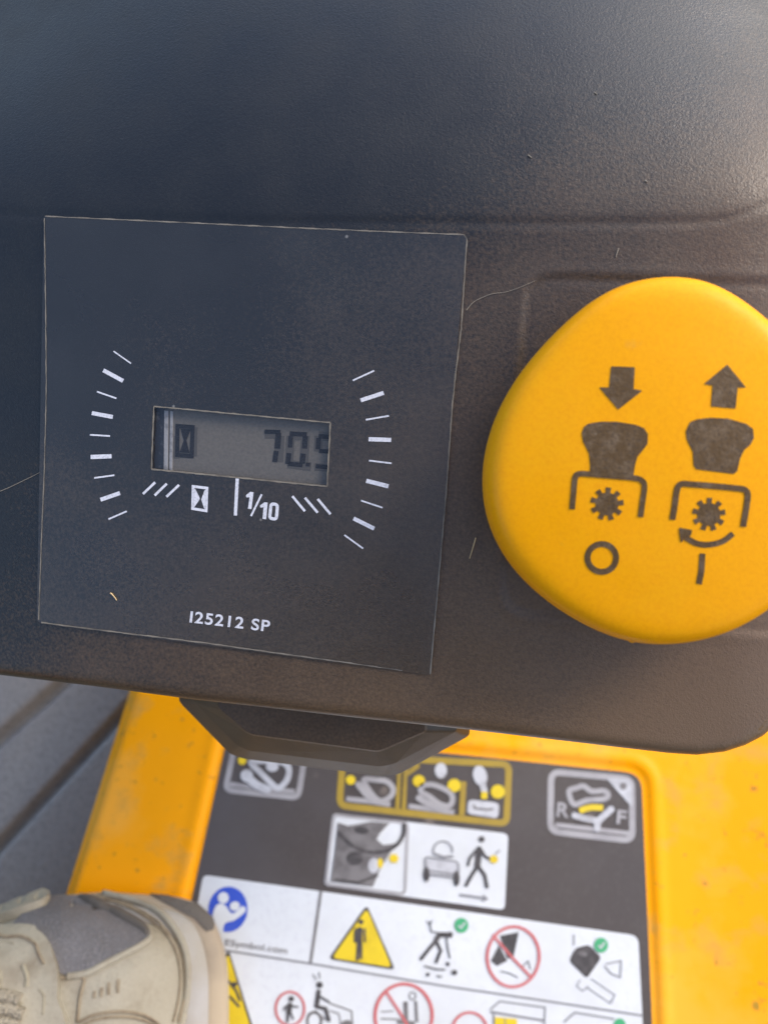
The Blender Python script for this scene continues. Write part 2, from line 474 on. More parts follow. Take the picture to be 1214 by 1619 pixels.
# ---- console shell
EDGE = [(-700, 985), (-300, 1040), (0, 1075), (150, 1093), (290, 1112), (430, 1128), (560, 1143), (730, 1161), (900, 1181), (1000, 1193), (1060, 1200), (1105, 1203), (1150, 1198), (1185, 1187), (1214, 1173), (1260, 1135), (1310, 1070), (1350, 980), (1375, 880), (1390, 760), (1400, 600), (1406, 300), (1410, -400)]
CREASE = [(-700, 330), (0, 338), (200, 345), (420, 351), (900, 353), (1100, 351), (1150, 346), (1185, 334), (1214, 322), (1300, 300), (1410, 290)]
RECESS = rrect([(838, 440), (1380, 452), (1345, 1010), (798, 962)], 42)
WELL = [(230, 628), (537, 655), (531, 784), (226, 756)]
xs = []
x = -700.0
while x < 1408:
    xs.append(x); x += (5.0 if -20 <= x <= 1240 else (20.0 if x < -20 else 8.0))
xs.append(1408.0)
R_EDGE = 0.0042
pxm = 0.19 / FPX
def face_pt(x, y):
    p, n = PANEL.hit(x, y)
    yc = lerp_tab(CREASE, x)
    wd = 0.0
    d = 350 - y
    if d > 0:
        # the upper part leans away from the panel, with a soft roll to its right-hand ridge
        dm = d * pxm
        a = 0.12
        wd -= a * dm - 0.0005 * (1 - math.exp(-dm / 0.004))
        wd -= 0.9 * dm * dm * 2.0
        wd -= 0.024 * max(0, (x - 650) / 900.0) ** 2.2 * sstep(0, 420, d)
        wd -= 0.010 * (1 - sstep(-350, 500, x)) ** 1.5 * sstep(0, 420, d)
    wd -= 0.00026 * math.exp(-((yc - y) / 7.0) ** 2)
    if x > 1150:
        wd -= 0.0010 * ((x - 1150) / 100.0) ** 2 * sstep(150, 420, y)
    if 740 < x < 1408 and 400 < y < 1030:
        s = sd_rpoly((x, y), RECESS)
        wd -= 0.0002 * sstep(10, -10, s); wd -= 0.00022 * math.exp(-(s / 7.0) ** 2)
        wd += 0.00012 * math.exp(-((s - 14) / 9.0) ** 2)
    if 200 < x < 560 and 600 < y < 800 and inside((x, y), WELL): wd -= 0.004
    return p + n * wd
rows = []
T0 = -450.0
ys_n = 0
cols = []
for x in xs:
    yb = lerp_tab(EDGE, x)
    p1, n = PANEL.hit(x, yb)
    # slope of the edge gives the outward direction in the plane
    pa, _ = PANEL.hit(x - 4, lerp_tab(EDGE, x - 4)); pb, _ = PANEL.hit(x + 4, lerp_tab(EDGE, x + 4))
    tdir = (pb - pa).normalized()
    out = tdir.cross(n).normalized()
    if out.dot(U) > 0 and x < 1300: out = -out
    col = []
    yi = yb - R_EDGE / pxm * 1.0 / max(0.12, abs(out.dot(-U)))
    k = 300
    for i in range(k):
        t = i / (k - 1)
        y = T0 + (yi - T0) * (t ** 0.8)
        col.append(face_pt(x, y))
    p0 = p1 - out * R_EDGE
    last = col[-1]; drop = (last - PANEL.hit(x, yi)[0]).dot(n)
    for a in range(1, 9):
        an = math.pi / 2 * a / 8
        col.append(p0 + out * R_EDGE * math.sin(an) + n * (drop - R_EDGE * (1 - math.cos(an))))
    for dd in (0.004, 0.012, 0.030):
        col.append(p1 - out * 0.0015 * dd / 0.03 + n * (drop - R_EDGE - dd))
    col.append(p1 - out * 0.02 + n * (drop - R_EDGE - 0.030))
    cols.append(col)
nv = len(cols[0]); vs = [v for c in cols for v in c]; fs = []
for i in range(len(cols) - 1):
    for j in range(nv - 1):
        fs.append([i * nv + j, i * nv + j + 1, (i + 1) * nv + j + 1, (i + 1) * nv + j])
# close the back
k = len(vs)
back = [c[0] - PN * 0.034 for c in cols]
vs += back
for i in range(len(cols) - 1):
    fs.append([i * nv, (i + 1) * nv, k + i + 1, k + i])
    fs.append([i * nv + nv - 1, k + i, k + i + 1, (i + 1) * nv + nv - 1])
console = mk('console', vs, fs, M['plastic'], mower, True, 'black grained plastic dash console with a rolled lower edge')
CONS = Surf([console])
def _fix(o):  # surfaces are read in world space
    return o
bpy.context.view_layer.update()
CONS = Surf([console])

# ---- tray lip under the console
def solid_px(rings, mat_, name, parent, smooth=False, label=None, cap0=True, cap1=True):
    """rings: list of (pts in px, plane)"""
    vs, fs = [], []; n = len(rings[0][0])
    for pts, pl in rings:
        vs += [pl.hit(*p)[0] for p in pts]
    for r in range(len(rings) - 1):
        for i in range(n):
            j = (i + 1) % n
            fs.append([r * n + i, r * n + j, (r + 1) * n + j, (r + 1) * n + i])
    if cap0: fs.append(list(range(n))[::-1])
    if cap1: fs.append([(len(rings) - 1) * n + i for i in range(n)])
    return mk(name, vs, fs, mat_, parent, smooth, label)
def rr(pts, r): return rrect(pts, r, 4)
o_out = [(280, 1060), (284, 1110), (364, 1192), (388, 1200), (600, 1226), (630, 1224), (742, 1163), (745, 1080)]
o_mid = [(300, 1060), (306, 1108), (374, 1178), (394, 1187), (600, 1212), (622, 1208), (722, 1156), (725, 1080)]
o_in = [(335, 1060), (343, 1120), (388, 1158), (398, 1163), (596, 1189), (606, 1187), (675, 1157), (680, 1080)]
solid_px([(rr(o_out, 6), PANEL.up(-0.050)), (rr(o_out, 6), PANEL.up(-0.031)), (rr(o_mid, 6), PANEL.up(-0.024)), (rr(o_in, 5), PANEL.up(-0.019))],
         M['tray'], 'cup_tray', mower, False, 'black bevelled lip showing below the console edge', cap0=False)

solid_px([(rr(o_in, 5), PANEL.up(-0.0188)), (rr([(338, 1060), (346, 1119), (390, 1157), (399, 1161), (595, 1187), (604, 1185), (671, 1156), (676, 1080)], 5), PANEL.up(-0.0182))], M['plastic'], 'tray_pad', mower, False, 'dark inset face of the lip', cap0=False)
# ---- hour meter: film plate with a window cut in it
WIN = [(243.9, 642.4), (522.6, 668.2), (517.3, 769), (240, 741.7)]
LAB = [LTL, LTR, LBR, LBL]
def film_plate():
    vs, fs = [], []
    out = dens(rrect(LAB, [6, 8, 5, 8], 4), 12); inn = WIN
    bm = bmesh.new()
    def V(p, h): return PANEL.hit(*p)[0] + PN * h
    allp = [Vector(p) for p in out] + [Vector(p) for p in inn]
    n = len(out)
    r = delaunay_2d_cdt(allp, [(i, (i + 1) % n) for i in range(n)] + [(n + i, n + (i + 1) % 4) for i in range(4)], [], 0, 1e-4)
    for h, fl in ((0.0006, False),):
        k = len(vs); vs += [V((p.x, p.y), h) for p in r[0]]
        for t in r[2]:
            c = sum((r[0][i] for i in t), Vector((0, 0))) / len(t)
            if inside((c.x, c.y), out) and not inside((c.x, c.y), inn):
                t = [k + i for i in t]
                a, b, cc = [vs[i] for i in t[:3]]
                if (b - a).cross(cc - a).dot(PN) < 0: t.reverse()
                fs.append(t)
    for loop, h0 in ((out, -0.0002), (inn, -0.0012)):
        k = len(vs); m = len(loop)
        for p in loop: vs += [V(p, 0.0006), V(p, h0)]
        for i in range(m):
            j = (i + 1) % m; fs.append([k + 2 * i, k + 2 * i + 1, k + 2 * j + 1, k + 2 * j])
    return vs, fs
meter_v, meter_f = film_plate()
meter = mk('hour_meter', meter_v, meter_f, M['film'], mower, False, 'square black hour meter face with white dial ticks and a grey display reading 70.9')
META = PANEL.up(0.0006)
# dusty edge line around the film: worn, broken, uneven width
def worn(pts, wfun, name, mat_, parent, lab=None, off=0.00008):
    g = G(META, off); vs, fs = [], []
    pts = dens(pts, 5, False)
    for i, p in enumerate(pts):
        a, b = pts[max(0, i - 1)], pts[min(len(pts) - 1, i + 1)]
        d = math.dist(a, b) or 1; nx, ny = -(b[1] - a[1]) / d, (b[0] - a[0]) / d
        ww = wfun(i, p) / 2; jx = random.uniform(-.25, .25)
        g.v += [g.P(p[0] + nx * (ww + jx), p[1] + ny * (ww + jx)), g.P(p[0] - nx * (ww - jx), p[1] - ny * (ww - jx))]
    for i in range(len(pts) - 1):
        if wfun(i, pts[i]) < 0.15: continue
        g.f.append([2 * i, 2 * i + 2, 2 * i + 3, 2 * i + 1]); g.m.append(0)
    return g.build(name, mat_, parent, lab)
worn([LTL, (250, 350), (440, 359), (600, 366), (733, 371), (738, 378)], lambda i, p: 1.7 + .6 * math.sin(i * .7), 'film_edge', M['film_edge'], meter)
worn([(738, 378), (729, 520), (719, 600), (717, 622), (715, 640), (705, 780), (692, 930), (680, 1066)], lambda i, p: 2.0 + .5 * math.sin(i * .9), 'film_edge', M['film_edge'], meter)
worn([(636, 1060), (560, 1049), (450, 1034), (330, 1017), (250, 1007), (150, 995), (66, 984)], lambda i, p: 2.0 * (1 if p[0] < 560 else .6) + .5 * math.sin(i * .9), 'film_edge', M['film_edge'], meter)
worn([(62, 980), (66, 860), (71, 740), (74, 620), (73, 480), (71, 345)], lambda i, p: 1.5 + .4 * math.sin(i * .8), 'film_edge', M['film_edge'], meter)
for a, b, ww in ((0, 1, 2.0), (1, 2, 2.2), (2, 3, 2.4), (3, 0, 2.0)):
    worn([WIN[a], WIN[b]], lambda i, p, ww=ww: ww + .5 * math.sin(i * 1.3), 'window_edge', M['film_edge'], meter)
# display below the window
lp = PANEL.up(-0.0011)
g = G(lp, 0); g.poly([(232, 634), (536, 660), (530, 780), (228, 750)]); g.build('display_panel', M['lcd'], meter)
g = G(lp, 0.0001); g.poly([(234, 632), (262, 634), (258, 752), (230, 750)]); g.build('display_well', M['well'], meter, 'dark gap at the left of the display')
g = G(lp, 0.0003, side=.0003); g.poly([(261, 649), (267, 649.5), (266, 752), (260, 752)]); g.poly([(270.5, 650), (274.5, 650.5), (273, 750), (269, 750)]); g.build('display_ridge', M['well_bar'], meter)
z2 = T(200, 600, 0.29654)
# segment digits 7 0 . 9 (each a digit of its own)
def seg(g, q, w_):
    g.stroke(z2(q), w_ * .29654)
g = G(lp, 0.00012); seg(g, [(738, 278), (822, 280)], 22); seg(g, [(812, 285), (806, 368)], 30); seg(g, [(800, 380), (792, 440)], 26); g.build('display_digit', M['lcd_dark'], meter)
g = G(lp, 0.00012); seg(g, [(872, 288), (962, 293)], 24); seg(g, [(878, 300), (874, 362)], 24); seg(g, [(955, 302), (950, 368)], 28); seg(g, [(868, 392), (862, 450)], 26); seg(g, [(944, 395), (938, 448)], 28); seg(g, [(862, 448), (940, 456)], 24); g.build('display_digit', M['lcd_dark'], meter)
g = G(lp, 0.00012); seg(g, [(957, 452), (980, 454)], 20); g.build('display_point', M['lcd_dark'], meter)
g = G(lp, 0.00012); seg(g, [(1025, 302), (1100, 308)], 24); seg(g, [(1026, 312), (1022, 372)], 26); seg(g, [(1028, 380), (1100, 386)], 22); seg(g, [(1010, 462), (1090, 470)], 22); g.build('display_digit', M['lcd_dark'], meter)
g = G(lp, 0.00012)
g.stroke(z2([(275, 248), (355, 254), (350, 408), (272, 402)]), 22 * .2965, True)
g.poly(z2([(290, 262), (345, 266), (322, 325), (308, 325)])); g.poly(z2([(308, 325), (322, 325), (338, 392), (285, 388)])); g.build('display_hourglass', M['lcd_dark'], meter)
g = G(lp, 0.00008)  # doubled shadows of the display marks, painted as grey strokes
for dx in (8,):
    for q, w_ in (([(738, 300), (822, 302)], 30), ([(818, 300), (812, 440)], 50), ([(872, 300), (962, 305)], 42), ([(876, 300), (868, 450)], 44), ([(955, 300), (946, 455)], 48), ([(862, 450), (985, 465)], 44), ([(1025, 300), (1095, 310)], 45), ([(1026, 300), (1022, 385)], 45), ([(1005, 466), (1095, 474)], 40), ([(370, 255), (366, 410)], 22), ([(270, 300), (268, 420)], 30)):
        g.off = 0.00004 + 0.000004 * len(g.f); g.stroke(z2(q), w_ * .2965)
g.build('display_shadows', M['lcd_shadow'], meter)
g = G(PANEL.up(0.0001), 0); g.poly([(240, 638), (526, 664), (521, 773), (236, 746)]); g.build('window_pane', M['glass'], meter)
# dial ticks
zl = T(0, 330, 0.626)
ticks = [((288, 360), (332, 391), 3), ((262, 408), (312, 435), 9), ((246, 462), (295, 479), 3.6), ((233, 516), (286, 526), 9), ((228, 571), (279, 574), 3.6), ((230, 627), (283, 625), 9.5), ((239, 680), (290, 673), 3.6), ((255, 735), (304, 718), 9), ((275, 784), (321, 764), 3.8),
         ((891, 434), (945, 409), 3.6), ((911, 484), (969, 465), 9), ((924, 533), (982, 523), 3.6), ((931, 582), (988, 584), 9.5), ((932, 636), (989, 643), 3.6), ((925, 687), (981, 701), 9.5), ((912, 737), (966, 755), 3.6), ((893, 782), (945, 808), 9), ((870, 824), (917, 858), 3.6)]
for a, b, w_ in ticks:
    g = G(META, 0.00006); g.stroke(zl([a, b]), w_ * .70); g.build('tick_mark', M['white_ink'], meter)
for a, b in (((90, 610), (155, 548)), ((152, 618), (217, 555)), ((215, 625), (282, 562)), ((885, 622), (952, 702)), ((952, 630), (1020, 710)), ((1020, 637), (1088, 718))):
    g = G(META, 0.00006); g.stroke(z2([a, b]), 3.9); g.build('slash_mark', M['white_ink'], meter)
g = G(META, 0.00006)
o4 = [(350, 562), (438, 572), (432, 708), (347, 695)]
g.stroke(z2([(357, 570), (431, 579), (426, 700), (354, 688)]), 4.3, True)
g.poly(z2([(360, 580), (368, 583), (390, 626), (392, 638), (364, 680), (358, 682)])); g.poly(z2([(427, 588), (418, 590), (404, 628), (400, 640), (416, 688), (424, 690)]))
g.build('hourglass_symbol', M['white_ink'], meter)
g = G(META, 0.00006); g.stroke(z2([(592, 528), (582, 725)]), 5.2); g.build('divider_line', M['white_ink'], meter)
g = G(META, 0.00006)
g.stroke(z2([(670, 600), (658, 690)]), 5.4); g.off = .00007; g.poly(z2([(662, 598), (674, 604), (655, 628), (640, 628), (638, 617)]))
g.off = .00008; g.stroke(z2([(722, 612), (665, 728)]), 3.2)
g.off = .00006; g.stroke(z2([(744, 655), (736, 744)]), 5.8); g.off = .00007; g.poly(z2([(738, 654), (748, 658), (728, 682), (714, 682), (713, 671)]))
g.off = .00006; g.stroke(z2(rrect([(772, 662), (806, 667), (800, 745), (764, 740)], 15)), 5.0, True)
g.build('one_tenth_numeral', M['white_ink'], meter)
g = G(META, 0.00006); text_poly(g, 'I25212 SP', 300, 983.5, 426, 998.5, 17.5, 0.020, space=1.12); g.build('part_number', M['white_ink'], meter)

# ---- knob
RIM = PANEL.up(0.013)
zk = T(740, 420, 0.39044)
KO = [(780, 46), (900, 50), (1000, 85), (1100, 150), (1214, 245)]
KR = [(1260, 560), (1312, 640), (1330, 730), (1322, 820), (1278, 900)]
KB = [(1214, 1370), (1100, 1440), (1000, 1485), (880, 1515), (760, 1525), (650, 1515), (560, 1490), (450, 1440), (350, 1380), (260, 1310), (190, 1240), (130, 1160), (85, 1070), (60, 980), (50, 880), (56, 780), (85, 660), (130, 550), (200, 440), (280, 340), (370, 250), (460, 165), (560, 100), (660, 62)]
outl = smooth_pts(zk(KO) + KR + zk(KB), True, 6)
for _ in range(60):
    outl = [((outl[i - 1][0] + 2 * outl[i][0] + outl[(i + 1) % len(outl)][0]) / 4, (outl[i - 1][1] + 2 * outl[i][1] + outl[(i + 1) % len(outl)][1]) / 4) for i in range(len(outl))]
cen = (1050, 730)
o3 = [RIM.hit(*p)[0] for p in outl]; c3 = RIM.hit(*cen)[0]
prof = [(0.55, -0.010), (0.60, -0.006), (0.80, -0.0035), (0.93, -0.0030), (0.985, -0.0022), (1.0, -0.0008), (1.0, 0.0004), (0.997, 0.0026), (0.988, 0.0050), (0.970, 0.0068), (0.945, 0.0081), (0.91, 0.0090), (0.86, 0.0095), (0.78, 0.0099), (0.70, 0.0102), (0.6, 0.0106), (0.5, 0.0109), (0.4, 0.0111), (0.3, 0.0113), (0.2, 0.0114), (0.1, 0.01148)]
ksx = 1.0
vs, fs = [], []; n = len(o3)
# fine profile by interpolation
fp = []
for a, b in zip(prof, prof[1:]):
    for j in range(3):
        t = j / 3; fp.append((a[0] + (b[0] - a[0]) * t, a[1] + (b[1] - a[1]) * t))
fp.append(prof[-1])
for it in range(3):
    fp = [fp[0]] + [((fp[i - 1][0] + 2 * fp[i][0] + fp[i + 1][0]) / 4, (fp[i - 1][1] + 2 * fp[i][1] + fp[i + 1][1]) / 4) for i in range(1, len(fp) - 1)] + [fp[-1]]
for s_, h in fp:
    vs += [c3 + (p - c3) * s_ + PN * h for p in o3]
for r in range(len(fp) - 1):
    for i in range(n):
        j = (i + 1) % n; fs.append([r * n + i, r * n + j, (r + 1) * n + j, (r + 1) * n + i])
k = len(vs); vs.append(c3 + PN * 0.0115)
for i in range(n): fs.append([(len(fp) - 1) * n + i, (len(fp) - 1) * n + (i + 1) % n, k])
knob = mk('push_pull_knob', vs, fs, M['knob'], mower, True, 'large rounded yellow push pull knob printed with blade engagement symbols')
bpy.context.view_layer.update()
KS = Surf([knob])
# stem
vs, fs = [], []
for h in (-0.0142, -0.008):
    vs += [c3 + (p - c3) * 0.62 + PN * h for p in o3]
for i in range(n):
    j = (i + 1) % n; fs.append([i, j, n + j, n + i])
mk('stem', vs, fs, M['plastic'], knob, True)
# mould nub at the bottom rim
pn = RIM.hit(1000, 1010)[0]
bm = bmesh.new(); bmesh.ops.create_icosphere(bm, subdivisions=2, radius=0.0012, matrix=Matrix.Translation(pn + PN * -.001))
mk('mould_nub', [v.co.copy() for v in bm.verts], [[v.index for v in f.verts] for f in bm.faces], M['knob'], knob, True); bm.free()
zi = T(880, 560, 0.2751)
def KG(off=0.00012): return G(KS, off, 7)
KG().poly(zi([(312, 70), (447, 75), (440, 200), (490, 210), (352, 318), (243, 190), (300, 192)])).build('down_arrow', M['knob_ink'], knob)
KG().poly(zi([(977, 60), (1085, 192), (1037, 192), (1025, 312), (885, 300), (893, 180), (843, 172)])).build('up_arrow', M['knob_ink'], knob)
KG().poly(zi([(180, 400), (250, 388), (340, 388), (450, 405), (500, 425), (522, 460), (520, 515), (490, 555), (462, 590), (450, 630), (438, 700), (190, 690), (192, 640), (185, 570), (150, 500), (143, 450), (158, 415)])).build('knob_symbol', M['knob_ink'], knob, 'pushed in knob symbol touching its bracket')
KG().poly(zi([(800, 375), (880, 365), (980, 370), (1085, 400), (1125, 430), (1130, 480), (1110, 520), (1075, 550), (1050, 600), (1035, 670), (1015, 688), (800, 660), (785, 640), (780, 560), (745, 490), (740, 440), (765, 390)])).build('knob_symbol', M['knob_ink'], knob, 'pulled out knob symbol above its bracket')
KG(.00018).stroke(zi(smooth_pts([(88, 890), (97, 790), (106, 705), (130, 687), (180, 688), (320, 700), (450, 712), (490, 728), (503, 760), (493, 840), (480, 935)], False, 3)), 8.6).build('bracket_symbol', M['knob_ink'], knob)
KG(.00018).stroke(zi(smooth_pts([(663, 950), (678, 860), (690, 775), (715, 745), (770, 747), (900, 757), (1050, 772), (1085, 785), (1095, 815), (1084, 900), (1068, 990)], False, 3)), 9.2).build('bracket_symbol', M['knob_ink'], knob)
for gx, gy, ph, nn in ((288, 860, 5, 9), (872, 920, 2, 9)):
    pts = []
    for i in range(nn):
        a0 = 360 / nn * i + ph - 90
        for da, rr_ in ((-11, 66), (-9.5, 96), (9.5, 96), (11, 66)):
            pts.append((gx + rr_ * math.cos(R(a0 + da)), gy + rr_ * math.sin(R(a0 + da))))
    KG().poly(zi(pts)).build('gear_symbol', M['knob_ink'], knob)
KG().ring(880 + 258 * .2751, 560 + 1170 * .2751, 82 * .2751, 80 * .2751, 9.2).build('off_circle_symbol', M['knob_ink'], knob)
a_ = KG(); a_.stroke(zi(smooth_pts([(1010, 1030), (955, 1072), (880, 1093), (805, 1088), (738, 1052)], False, 5)), 9); a_.off = .00018; a_.poly(zi([(700, 996), (776, 1010), (768, 1042), (738, 1048), (712, 1084)])); a_.build('turning_arrow_symbol', M['knob_ink'], knob)
KG().stroke(zi([(835, 1145), (830, 1240), (815, 1320)]), 9.2).build('on_bar_symbol', M['knob_ink'], knob)

# ---- yellow body below
DEC = rrect([(352, 1130), (1018, 1221), (1022, 1300), (1040, 2100), (200, 2060)], [10, 26, 4, 10, 10], 6)
DEC = rrect([(360, 1153), (1016, 1220), (1037, 1700), (1050, 2100), (160, 2060)], [10, 28, 200, 10, 10], 6)
LEFT = [(900, 262), (1100, 197), (1415, 98), (1619, 34), (2300, -180)]     # y -> x of the body's left edge
def left_x(y): return lerp_tab(LEFT, y)
vs, fs = [], []
ysb = [900 + i * 5 for i in range(0, 170)] + [1750 + i * 30 for i in range(0, 15)]
ncol = 0; uu = []
u = 0.0
us = [i / 420 for i in range(421)]
for y in ysb:
    lx = left_x(y); row = []
    for u in us:
        x = lx + (1750 - lx) * (u ** 1.15)
        p, nrm_ = DECK.hit(x, y)
        s = sd_rpoly((x, y), DEC) if (150 < x < 1130) else 99
        wd = 0
        wd -= 0.0012 * sstep(12, 5, s)
        wd += 0.0006 * math.exp(-((s - 19) / 9.0) ** 2)
        e = (x - lx)
        wd -= 0.006 * (1 - sstep(0, 30, e)) ** 2
        wd -= 0.0005 * math.exp(-((e - 85) / 40) ** 2)
        wd += 0.006 * sstep(1080, 1330, x)
        row.append(p + nrm_ * wd)
    down = [row[0] + Vector((0.0, 0, -0.10)), row[0] + Vector((0, 0, -0.01)), row[0] + Vector((0, 0, -0.002))]
    rowa = down + row + [row[-1] + Vector((0.01, 0, -0.05)), row[-1] + Vector((0.012, 0, -0.2))]
    ncol = len(rowa); vs += rowa
for i in range(len(ysb) - 1):
    for j in range(ncol - 1):
        fs.append([i * ncol + j, (i + 1) * ncol + j, (i + 1) * ncol + j + 1, i * ncol + j + 1])
body = mk('body_panel', vs, fs, M['yellow'], mower, True, 'glossy yellow body panel with a raised bead around the decal')

# ---- grey footrest with grooves
vs, fs = [], []
gro = [((-60, 1222), (110, 1072), 6, .007), ((-60, 1402), (262, 1055), 6, .008)]
def seg_d(p, a, b):
    ex, ey = b[0] - a[0], b[1] - a[1]
    return abs((p[0] - a[0]) * ey - (p[1] - a[1]) * ex) / math.hypot(ex, ey)
nx = 130; ny = 220
for j in range(ny):
    y = 850 + j * 5
    for i in range(nx):
        x = -420 + i * 5.5
        p, nn = FOOT.hit(x, y); wd = 0
        for a, b, ww, dp in gro: wd -= dp * math.exp(-(seg_d((x, y), a, b) / ww) ** 2)
        # the strips between the grooves lie slightly unequal
        if (x - gro[0][0][0]) * (gro[0][1][1] - gro[0][0][1]) - (y - gro[0][0][1]) * (gro[0][1][0] - gro[0][0][0]) > 0: wd += .003
        vs.append(p + nn * wd)
for j in range(ny - 1):
    for i in range(nx - 1):
        fs.append([j * nx + i, (j + 1) * nx + i, (j + 1) * nx + i + 1, j * nx + i + 1])
foot = mk('footrest', vs, fs, M['footrest'], mower, True, 'grey rubber footrest with diagonal grooves')
sm = foot.modifiers.new('thickness', 'SOLIDIFY'); sm.thickness = 0.012; sm.offset = -1

# ---- warning decal in the recess
DP = DECK.up(-0.0012)
def DG(off): return G(DP, off)
o = DG(0.0002).poly([p for p in rrect([(362, 1155), (1013, 1223), (1034, 1700), (1046, 2098), (165, 2055)], [10, 26, 200, 10, 10], 6)]).build('warning_decal', M['decal'], mower, 'charcoal and white safety decal full of pictograms')
decal = o
o1, o2, o3_, o4_ = 0.0004, 0.0006, 0.0008, 0.0010
# pictogram 1
za = T(330, 1170, .2059)
g = DG(o1)
g.stroke(rrect(za([(205, 30), (712, 75), (752, 80), (690, 443), (130, 385)])[0:1] + za([(745, 80), (688, 443), (130, 383)]), 11), 9.0, True)
g.build('pictogram_frame', M['d_grey'], decal)
g = DG(o2); g.stroke(za([(165, 338), (410, 372), (660, 395)]), 7); g.build('pictogram_bar', M['d_grey'], decal)
g = DG(o3_); g.stroke(za(smooth_pts([(330, 175), (400, 250), (480, 330), (540, 370), (605, 300), (615, 215), (560, 170), (430, 160)], True, 4)), 9.5, True)
g.off = .0009; g.disc(*za([(295, 275)])[0], 10, 10); g.off = .00095; g.stroke(za([(290, 280), (370, 345), (450, 380)]), 13, cap=True); g.off = .001; g.disc(*za([(490, 205)])[0], 10, 8)
g.build('pictogram_machine', M['d_pale'], decal)
DG(o2).disc(*za([(260, 158)])[0], 6.5).build('pictogram_dot', M['d_yellow'], decal)
# pictogram group 2: ochre frame
zb = T(520, 1180, .2471)
g = DG(o1); g.stroke(rrect(zb([(90, 60), (1150, 115), (1135, 495), (68, 378)]), 12), 10.5, True); g.build('pictogram_frame', M['d_ochre'], decal, 'ochre frame around three small pictograms')
for a, b, ww in (((452, 120), (437, 400), 6.5), ((492, 120), (478, 405), 6.5), ((860, 225), (848, 440), 9), ((488, 185), (575, 120), 7)):
    g = DG(o2 + .00003 * ww); g.stroke(zb([a, b]), ww); g.build('divider_line', M['d_ochre'], decal)
for x_, y_, r_ in ((140, 215, 7.5), (575, 222, 9.5), (800, 250, 10.5), (1078, 290, 11)):
    DG(o3_).disc(*zb([(x_, y_)])[0], r_).build('pictogram_dot', M['d_yellow'], decal)
def machine(pts, bar, blob):
    g = DG(o2); g.stroke(zb(bar), 8); g.off = o3_; g.stroke(zb(smooth_pts(pts, True, 4)), 8.5, True)
    g.off = .0009; g.stroke(zb(blob), 10.5, cap=True); g.build('pictogram_machine', M['d_grey'], decal)
machine([(225, 215), (270, 300), (330, 350), (395, 320), (410, 270), (370, 225), (300, 215)], [(112, 335), (250, 350), (392, 372)], [(190, 245), (235, 300), (285, 345)])
machine([(595, 255), (660, 245), (760, 285), (790, 330), (770, 380), (710, 370), (640, 320), (590, 290)], [(510, 382), (650, 402), (800, 422)], [(575, 330), (640, 370), (700, 395)])
g = DG(o3_); g.disc(*zb([(715, 155)])[0], 9.5, 12); g.build('pictogram_blob', M['d_pale'], decal)
g = DG(o3_); g.disc(*zb([(965, 188)])[0], 11, 16, rot=-14); g.off = .0009; g.stroke(zb([(975, 220), (992, 290)]), 10, cap=True); g.build('pictogram_hand', M['d_pale'], decal)
g = DG(.001); g.stroke(zb([(993, 290), (990, 335)]), 10); g.build('pictogram_dot', M['d_yellow'], decal)
g = DG(o3_); g.poly(rrect(zb([(890, 338), (1088, 362), (1080, 462), (880, 430)]), 8)); g.build('pictogram_drum', M['d_pale'], decal)
g = DG(.0009); g.stroke(zb([(925, 372), (930, 395), (1010, 405), (1050, 400)]), 3.5); g.build('pictogram_drum_line', M['d_mid'], decal)
# pictogram 3: R F frame
zc = T(850, 1200, .14827)
g = DG(o1); g.stroke(rrect(zc([(140, 135), (1000, 215), (1005, 870), (130, 770)]), 15), 10, True); g.build('pictogram_frame', M['d_grey'], decal, 'grey frame with R and F beside a lifted machine')
g = DG(o2); g.poly(zc([(720, 200), (960, 215), (1000, 250), (1002, 520)])); g.build('corner_flag', M['d_pale'], decal)
g = DG(o3_); g.disc(*zc([(905, 290)])[0], 5.6); g.build('pictogram_dot', M['d_mid'], decal)
g = DG(o2); g.stroke(zc([(185, 700), (975, 795)]), 7.5); g.build('pictogram_bar', M['d_grey'], decal)
g = DG(o2); g.stroke(zc(smooth_pts([(330, 340), (400, 310), (485, 290), (570, 345), (700, 340), (745, 385), (700, 425), (520, 440), (400, 485), (350, 440)], True, 4)), 8.6, True); g.build('pictogram_machine', M['d_grey'], decal)
g = DG(o3_); g.stroke(zc(smooth_pts([(440, 555), (500, 530), (570, 515), (690, 520)], False, 4)), 9.5); g.build('pictogram_arc', M['d_yellow'], decal)
g = DG(.0009); g.stroke(zc([(385, 600), (500, 635), (610, 655)]), 9.5, cap=True); g.off = .00095; g.stroke(zc([(775, 535), (700, 600), (630, 670), (625, 740)]), 10.5, cap=True); g.build('pictogram_lever', M['d_pale'], decal)
g = DG(o3_); text_poly(g, 'R', 850 + 190 * .14827, 1200 + 608 * .14827, 850 + 325 * .14827, 1200 + 622 * .14827, 22, .03); g.build('letter', M['d_grey'], decal)
g = DG(o3_); text_poly(g, 'F', 850 + 828 * .14827, 1200 + 683 * .14827, 850 + 930 * .14827, 1200 + 694 * .14827, 21, .03); g.build('letter', M['d_grey'], decal)
